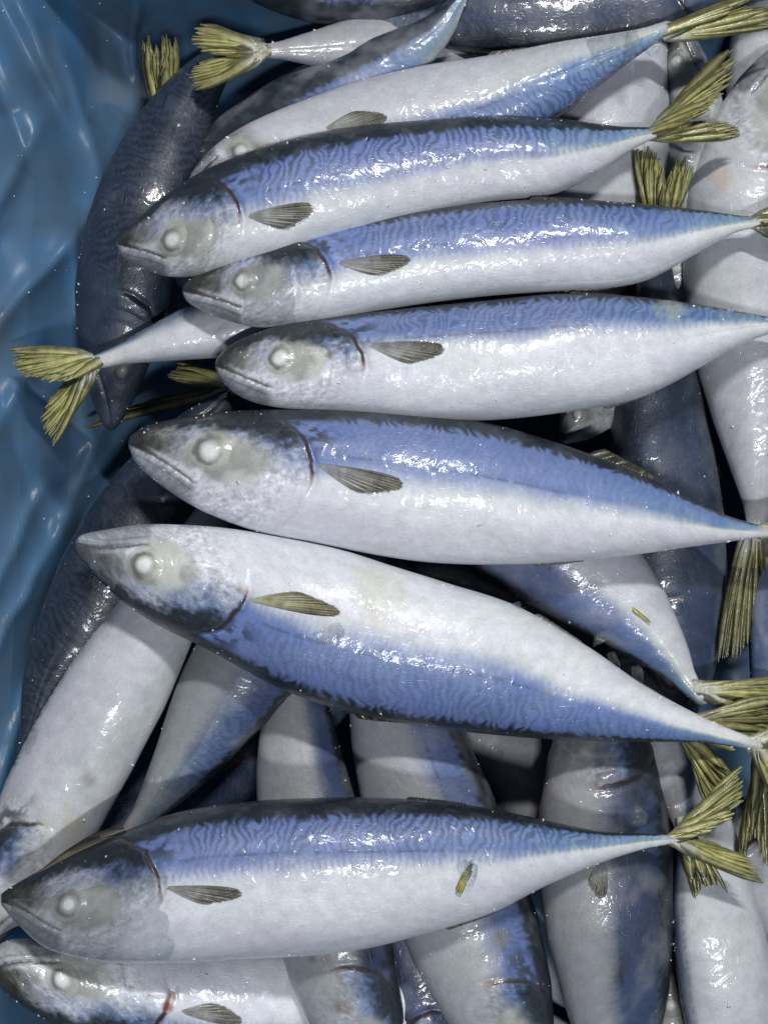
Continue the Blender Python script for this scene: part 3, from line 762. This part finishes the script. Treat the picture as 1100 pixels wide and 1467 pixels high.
fish(label="pale mackerel cut by the top right corner", c=[(1170, -220), (1130, -60), (1108, 60), (1080, 180), (1040, 330)], h=130, dn=(1, 0), zh=-200, zt=-230, kb=0, ke=-.2, head=False, white=.8)
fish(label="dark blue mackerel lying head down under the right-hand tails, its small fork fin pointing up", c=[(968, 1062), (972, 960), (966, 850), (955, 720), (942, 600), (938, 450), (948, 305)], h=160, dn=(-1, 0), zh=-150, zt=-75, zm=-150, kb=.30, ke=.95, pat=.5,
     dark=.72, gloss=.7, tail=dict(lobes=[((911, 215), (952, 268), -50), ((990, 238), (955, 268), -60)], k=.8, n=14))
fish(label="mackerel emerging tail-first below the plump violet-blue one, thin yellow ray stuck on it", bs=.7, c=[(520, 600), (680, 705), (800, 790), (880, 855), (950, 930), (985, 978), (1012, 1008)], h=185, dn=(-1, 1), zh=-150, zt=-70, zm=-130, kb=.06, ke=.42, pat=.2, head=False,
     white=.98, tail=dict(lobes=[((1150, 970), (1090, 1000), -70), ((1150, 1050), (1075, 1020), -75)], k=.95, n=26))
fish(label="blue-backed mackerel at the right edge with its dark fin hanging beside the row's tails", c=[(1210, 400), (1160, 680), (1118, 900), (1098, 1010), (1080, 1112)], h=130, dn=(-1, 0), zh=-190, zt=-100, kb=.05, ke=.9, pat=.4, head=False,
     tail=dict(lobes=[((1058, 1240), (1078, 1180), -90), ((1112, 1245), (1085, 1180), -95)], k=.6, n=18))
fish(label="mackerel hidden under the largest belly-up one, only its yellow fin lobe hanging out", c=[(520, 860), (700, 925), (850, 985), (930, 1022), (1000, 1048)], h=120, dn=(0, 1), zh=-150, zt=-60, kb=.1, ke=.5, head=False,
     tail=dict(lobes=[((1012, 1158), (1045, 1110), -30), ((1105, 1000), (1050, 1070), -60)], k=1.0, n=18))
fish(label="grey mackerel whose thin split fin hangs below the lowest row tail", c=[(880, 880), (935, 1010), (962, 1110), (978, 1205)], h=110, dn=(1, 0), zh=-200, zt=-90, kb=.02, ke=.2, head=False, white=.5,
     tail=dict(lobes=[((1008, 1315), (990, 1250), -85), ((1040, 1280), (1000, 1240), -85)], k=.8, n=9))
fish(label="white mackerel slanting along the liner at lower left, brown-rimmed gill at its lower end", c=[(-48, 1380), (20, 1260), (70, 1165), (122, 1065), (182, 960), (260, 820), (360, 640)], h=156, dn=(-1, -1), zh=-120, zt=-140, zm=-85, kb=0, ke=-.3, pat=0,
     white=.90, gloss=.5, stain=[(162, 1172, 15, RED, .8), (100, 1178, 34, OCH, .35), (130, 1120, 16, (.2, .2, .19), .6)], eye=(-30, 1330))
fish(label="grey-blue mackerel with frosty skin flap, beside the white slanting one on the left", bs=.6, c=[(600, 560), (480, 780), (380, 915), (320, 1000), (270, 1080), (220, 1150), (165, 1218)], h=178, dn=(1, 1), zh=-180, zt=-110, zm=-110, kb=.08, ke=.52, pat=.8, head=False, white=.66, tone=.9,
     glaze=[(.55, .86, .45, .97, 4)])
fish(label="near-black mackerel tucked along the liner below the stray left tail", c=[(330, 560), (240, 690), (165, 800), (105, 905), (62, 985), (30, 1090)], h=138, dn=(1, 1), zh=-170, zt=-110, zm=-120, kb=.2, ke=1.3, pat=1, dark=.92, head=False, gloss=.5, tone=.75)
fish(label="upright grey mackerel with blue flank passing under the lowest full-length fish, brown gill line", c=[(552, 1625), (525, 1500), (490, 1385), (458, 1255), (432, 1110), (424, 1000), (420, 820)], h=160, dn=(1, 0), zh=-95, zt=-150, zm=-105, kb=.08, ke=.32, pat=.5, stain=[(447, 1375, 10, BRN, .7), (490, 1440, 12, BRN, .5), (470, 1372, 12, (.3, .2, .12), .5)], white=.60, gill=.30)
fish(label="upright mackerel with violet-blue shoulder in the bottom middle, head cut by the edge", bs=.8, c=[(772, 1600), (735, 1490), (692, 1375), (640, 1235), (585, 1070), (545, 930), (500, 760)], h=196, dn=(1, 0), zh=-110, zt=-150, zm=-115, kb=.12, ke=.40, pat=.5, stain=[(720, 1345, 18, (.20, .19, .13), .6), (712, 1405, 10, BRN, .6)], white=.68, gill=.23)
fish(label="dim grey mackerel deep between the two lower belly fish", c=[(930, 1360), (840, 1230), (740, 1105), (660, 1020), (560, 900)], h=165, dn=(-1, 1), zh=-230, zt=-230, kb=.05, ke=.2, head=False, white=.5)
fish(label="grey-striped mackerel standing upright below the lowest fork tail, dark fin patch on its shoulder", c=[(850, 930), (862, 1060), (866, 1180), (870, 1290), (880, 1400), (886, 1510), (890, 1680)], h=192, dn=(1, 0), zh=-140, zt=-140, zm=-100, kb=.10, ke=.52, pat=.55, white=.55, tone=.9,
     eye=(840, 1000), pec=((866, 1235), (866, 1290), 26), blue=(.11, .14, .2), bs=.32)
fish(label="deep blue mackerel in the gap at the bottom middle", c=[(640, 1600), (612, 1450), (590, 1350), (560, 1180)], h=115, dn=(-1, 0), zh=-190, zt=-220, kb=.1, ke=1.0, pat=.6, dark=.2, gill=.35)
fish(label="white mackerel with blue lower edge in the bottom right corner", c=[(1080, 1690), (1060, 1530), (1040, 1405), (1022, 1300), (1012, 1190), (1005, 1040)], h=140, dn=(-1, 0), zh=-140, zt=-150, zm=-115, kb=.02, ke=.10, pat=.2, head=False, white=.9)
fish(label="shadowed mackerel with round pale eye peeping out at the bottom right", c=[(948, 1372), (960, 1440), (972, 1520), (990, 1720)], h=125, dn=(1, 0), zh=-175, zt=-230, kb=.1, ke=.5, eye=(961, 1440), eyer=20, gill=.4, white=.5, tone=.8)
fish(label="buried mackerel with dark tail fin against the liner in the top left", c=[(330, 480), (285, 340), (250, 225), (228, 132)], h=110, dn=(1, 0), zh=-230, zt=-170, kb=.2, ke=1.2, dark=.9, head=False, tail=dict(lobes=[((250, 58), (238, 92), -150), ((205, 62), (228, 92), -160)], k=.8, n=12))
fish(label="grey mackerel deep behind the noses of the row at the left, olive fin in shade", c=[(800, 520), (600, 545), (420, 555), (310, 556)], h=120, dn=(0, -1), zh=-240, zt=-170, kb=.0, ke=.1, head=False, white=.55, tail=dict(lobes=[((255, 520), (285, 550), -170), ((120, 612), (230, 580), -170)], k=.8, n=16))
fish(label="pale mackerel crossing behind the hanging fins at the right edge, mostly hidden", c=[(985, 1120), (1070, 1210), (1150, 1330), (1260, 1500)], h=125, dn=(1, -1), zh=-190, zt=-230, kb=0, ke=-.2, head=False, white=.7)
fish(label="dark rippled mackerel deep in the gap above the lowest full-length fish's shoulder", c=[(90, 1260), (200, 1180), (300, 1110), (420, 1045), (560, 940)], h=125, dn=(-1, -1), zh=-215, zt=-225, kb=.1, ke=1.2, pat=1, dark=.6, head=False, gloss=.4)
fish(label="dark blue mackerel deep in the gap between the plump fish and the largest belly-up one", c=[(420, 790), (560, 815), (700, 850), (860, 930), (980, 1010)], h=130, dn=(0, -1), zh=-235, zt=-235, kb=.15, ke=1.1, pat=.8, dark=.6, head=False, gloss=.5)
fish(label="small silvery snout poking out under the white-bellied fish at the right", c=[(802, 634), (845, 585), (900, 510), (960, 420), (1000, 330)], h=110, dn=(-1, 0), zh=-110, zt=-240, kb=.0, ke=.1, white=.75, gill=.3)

# ------------------------------------------------------------------ liner and carton
def liner():
    nx, ny = 330, 400
    X, Y = np.meshgrid(np.linspace(-330, 1420, nx), np.linspace(-330, 1790, ny), indexing='ij')
    shift = np.interp(Y, [0, 450, 800, 1100, 1500], [0, 10, 70, 130, 160])
    zl = np.interp(X + shift, [-330, -150, -50, 50, 130, 200, 260], [210, 90, -30, -120, -210, -285, -335])
    zt = np.interp(Y, [-330, -120, -30, 60, 130], [180, 20, -130, -270, -335])
    zr = np.interp(X, [1120, 1200, 1420], [-335, -200, 180])
    zb = np.interp(Y, [1490, 1570, 1790], [-335, -200, 180])
    z = np.maximum.reduce([zl, zt, zr, zb])
    folds = [(178, -80, 204, 140, 12, 34), (204, 20, 216, 160, 8, -26), (-20, 490, 150, 282, 20, 34), (88, 60, 150, 280, 16, 22), (20, -40, 95, 170, 18, 20), (60, 170, -20, 330, 18, 16),
             (-20, 960, 110, 700, 16, 26), (110, 700, 175, 560, 14, 22), (20, 1010, 120, 740, 10, -20), (70, 690, -30, 900, 14, 20), (-20, 640, 60, 480, 18, 18), (-20, 1180, 40, 960, 12, 22),
             (110, 330, 128, 520, 10, 20), (250, -30, 300, 90, 16, 14), (330, -30, 380, 70, 14, 14), (30, 560, 140, 640, 14, 12), (130, -60, 150, 120, 22, -14)]
    for x0, y0, x1, y1, wd, am in folds:
        am = am * 1.25; wd = wd * .95
        dx, dy = x1 - x0, y1 - y0; L2 = dx * dx + dy * dy; L = math.sqrt(L2)
        t = ((X - x0) * dx + (Y - y0) * dy) / L2
        d = ((X - x0) * dy - (Y - y0) * dx) / L
        d = d + (vn(X / 60, Y / 60, 5) - .5) * 14
        z = z + am * np.exp(-np.sqrt((d / wd)**2 + .06)) * ss(-.15, .2, t) * ss(1.15, .8, t)
    rot = X * .45 + Y * .9
    lg = np.abs(fbm(rot / 330, (X * .9 - Y * .45) / 95, 3, 2) - .5)
    lg2 = np.abs(fbm((X * .8 - Y * .6) / 300, (X * .6 + Y * .8) / 110, 13, 2) - .5)
    z = z + lg * 70 + lg2 * 35
    return mesh_obj('plastic_liner', P(X, Y, z).reshape(-1, 3), grid_faces(nx, ny), M_FILM)
tag(liner(), "creased blue plastic film lining the carton, showing along the left side", 'plastic liner')

def carton():
    ctr = P(550, 733, -400.)
    root = thing('carton', "brown cardboard carton dimly seen through the blue plastic film", 'carton', [float(q) for q in ctr])
    def slab(name, a, b, c, d, th=14):
        v = []
        for (x, y, z) in (a, b, c, d): v.append(P(x, y, z))
        v = np.array(v); n = np.cross(v[1] - v[0], v[3] - v[0]); n /= np.linalg.norm(n)
        v = np.vstack([v, v - n * th * S])
        f = [(0, 1, 2, 3), (7, 6, 5, 4), (0, 4, 5, 1), (1, 5, 6, 2), (2, 6, 7, 3), (3, 7, 4, 0)]
        return mesh_obj(name, v, f, M_CARD, root, smooth=False)
    zt, zb = 190., -372.
    slab('side_panel', (-380, -380, zt), (-380, 1840, zt), (60, 1500, zb), (130, -0, zb))
    slab('side_panel', (1470, 1840, zt), (1470, -380, zt), (1230, 0, zb), (1230, 1500, zb))
    slab('side_panel', (1470, -390, zt), (-380, -390, zt), (128, -6, zb), (1230, -6, zb))
    slab('side_panel', (-380, 1850, zt), (1470, 1850, zt), (1230, 1506, zb), (60, 1506, zb))
    slab('bottom_panel', (40, -30, zb - 3), (40, 1530, zb - 3), (1250, 1530, zb - 3), (1250, -30, zb - 3))
carton()

# ------------------------------------------------------------------ ice
def near_z(px, py):
    best = -340
    for F in FISH:
        d = (F._p[:, 0] - px)**2 + (F._p[:, 1] - py)**2
        i = int(np.argmin(d))
        if d[i] < 60:
            z = float(F.surf(F._g[i:i + 1], F._f[i:i + 1])[1][0])
            best = max(best, z)
    return best

import bmesh
def ice_chunk(px, py, a, b, rot, label, z=None, seed=0, flat=.5):
    r = np.random.default_rng(seed)
    z0 = near_z(px, py) if z is None else z
    bm = bmesh.new()
    th = np.sort(r.random(9)) * 2 * np.pi
    for zz in (-.5, .5):
        for t in th:
            k = .75 + .35 * r.random()
            x = math.cos(t) * a * k * (.85 if zz > 0 else 1); y = math.sin(t) * b * k * (.85 if zz > 0 else 1)
            xr = x * math.cos(rot) - y * math.sin(rot); yr = x * math.sin(rot) + y * math.cos(rot)
            q = (xr * S, yr * S, (zz * min(a, b) * flat * 2 + r.normal(0, 1)) * S)
            bm.verts.new(q)
    bmesh.ops.convex_hull(bm, input=bm.verts)
    bmesh.ops.bevel(bm, geom=list(bm.edges), offset=.8 * S, segments=1, affect='EDGES')
    me = bpy.data.meshes.new('ice_chip'); bm.to_mesh(me); bm.free()
    me.materials.append(M_ICE)
    o = bpy.data.objects.new('ice_chip', me); C.objects.link(o)
    o.location = [float(q) for q in P(px, py, z0 + min(a, b) * flat * .7)]
    return tag(o, label, 'ice chip', 'ice chips among the fish')
CH = [(903, 78, 13, 34, .15, "tall clear ice plate on the uppermost row fish near its tail", None),
      (936, 66, 12, 17, -.35, "square clear ice chip beside the tall ice plate on the uppermost row fish", None),
      (712, 322, 16, 11, .2, "milky ice chip on the blue back of the fish with the iced cheek", None),
      (52, 1066, 17, 26, -.5, "clump of clear ice at the left wedged between white fish and liner", -70),
      (912, 1168, 17, 20, .1, "clear ice plate standing behind the lowest fork tail", -2),
      (668, 1252, 20, 24, -.2, "thick ice blister holding the olive scrap on the lowest row fish", None),
      (1060, 308, 26, 12, .1, "ice lump on the tail root at the right edge", None),
      (741, 866, 7, 5, 0, "small ice bead on the white belly of the largest fish", None),
      (470, 908, 24, 20, 0, "rounded ice blister on the blue flank of the largest fish, behind its fin", None),
      (290, 606, 20, 6, .35, "slim ice sliver above the eye of the plump violet-blue fish", None),
      (858, 916, 20, 10, .5, "dark glassy ice splinter in the gap above the largest fish's tail", -40),
      (884, 944, 17, 9, -.6, "second glassy ice splinter in the gap, just below the first", -45),
      (914, 968, 10, 17, .3, "lowest glassy ice splinter in the gap beside the tail stump", -45),
      (312, 575, 22, 6, .7, "glassy ice sliver behind the plump violet-blue fish's head", -60),
      (500, 512, 5, 5, 0, "tiny ice bead on the cheek of the fourth head down", None),
      (236, 714, 8, 5, .4, "tiny clear ice chip in the dark gap under the plump fish's jaw", -60),
      (372, 62, 10, 12, .4, "grey ice lump beside the yellow fork fin near the top edge", -70),
      (958, 1355, 6, 5, 0, "small ice bead between the two upright fish at the bottom right", -90),
      (890, 1333, 7, 6, 0, "small ice chip on the grey-striped upright fish", None)]
for i, (px, py, a, b, rot, lab, z) in enumerate(CH):
    ice_chunk(px, py, a, b, rot, lab, z, seed=i + 3, flat=.6 if 'splinter' in lab else .3)

def scrap():
    z = near_z(663, 1256) + 7
    pts, _ = spline([(654, 1278), (660, 1262), (667, 1248), (676, 1236)], 12)
    root_o = rays('scrap', None, [pts[0], pts[0] + np.array([3, 1]), pts[0] + np.array([6, 2])], [pts[-1], pts[-1] + np.array([2, 1]), pts[-1] + np.array([4, 4])],
                  [np.array([-3, -2])] * 3, z - 3, z - 1, lambda a, t: mix(np.array([.30, .28, .05]), np.array([.03, .025, .015]), ss(.55, .9, t)[:, None]), over=1.4, thick=1.6, rag=.3)
    tag(root_o, "olive and black plant scrap frozen on the white flank of the lowest row fish", 'scrap')
scrap()
def ray_bit():
    z = near_z(920, 885) + 3
    o = rays('fin_ray', None, [(906, 872), (907, 874)], [(932, 892), (932, 893)], [np.zeros(2)] * 2, z, z + 1, lambda a, t: np.array([.42, .38, .10]) + 0 * t[:, None], over=2, thick=1.2, rag=0)
    tag(o, "thin yellow loose fin ray stuck on the emerging tail below the plump fish", 'fin ray')
ray_bit()

def frost():
    """crumbs of frost on skin and film, nobody could count them"""
    r = np.random.default_rng(77)
    V = []; Fc = []
    tet = np.array([[1, 1, 1], [-1, -1, 1], [-1, 1, -1], [1, -1, -1]], float)
    tf = np.array([[0, 1, 2], [0, 3, 1], [0, 2, 3], [1, 3, 2]])
    pts = []
    for F in FISH:
        n = 120 if F.hi else 55
        s = r.random(n) * .97 + .015
        f = np.where(r.random(n) < .45, r.choice([.015, .985], n) + r.normal(0, .012, n), r.random(n))
        f = np.clip(f, .005, .995)
        p, z = F.surf(s, f)
        for i in range(n): pts.append((p[i, 0], p[i, 1], z[i] + .3, .35 + 1.6 * r.random()**4))
    for i in range(90):
        x = r.random() * 200 - 20; y = r.random() * 1200
        pts.append((x, y, None, .25 + 1.2 * r.random()**4))
    lo = bpy.data.objects['plastic_liner'].data
    lv = np.zeros(len(lo.vertices) * 3, np.float32); lo.vertices.foreach_get("co", lv); lv = lv.reshape(-1, 3) / S
    k = (H - lv[:, 2]) / H
    lx = lv[:, 0] / k + 550; ly = -lv[:, 1] / k + 733.5
    o = 0
    for x, y, z, sz in pts:
        if z is None:
            i = int(np.argmin((lx - x)**2 + (ly - y)**2)); z = lv[i, 2] + 1; x = lx[i]; y = ly[i]
        q = P(x, y, z) + tet @ np.linalg.qr(r.normal(size=(3, 3)))[0] * sz * S * (.5 + r.random((4, 1)))
        V.append(q); Fc.append(tf + o); o += 4
    ob = mesh_obj('frost', np.vstack(V), np.vstack(Fc), M_FROST, smooth=False)
    tag(ob, "fine white frost crumbs scattered over the fish and film", 'frost', kind='stuff')
frost()
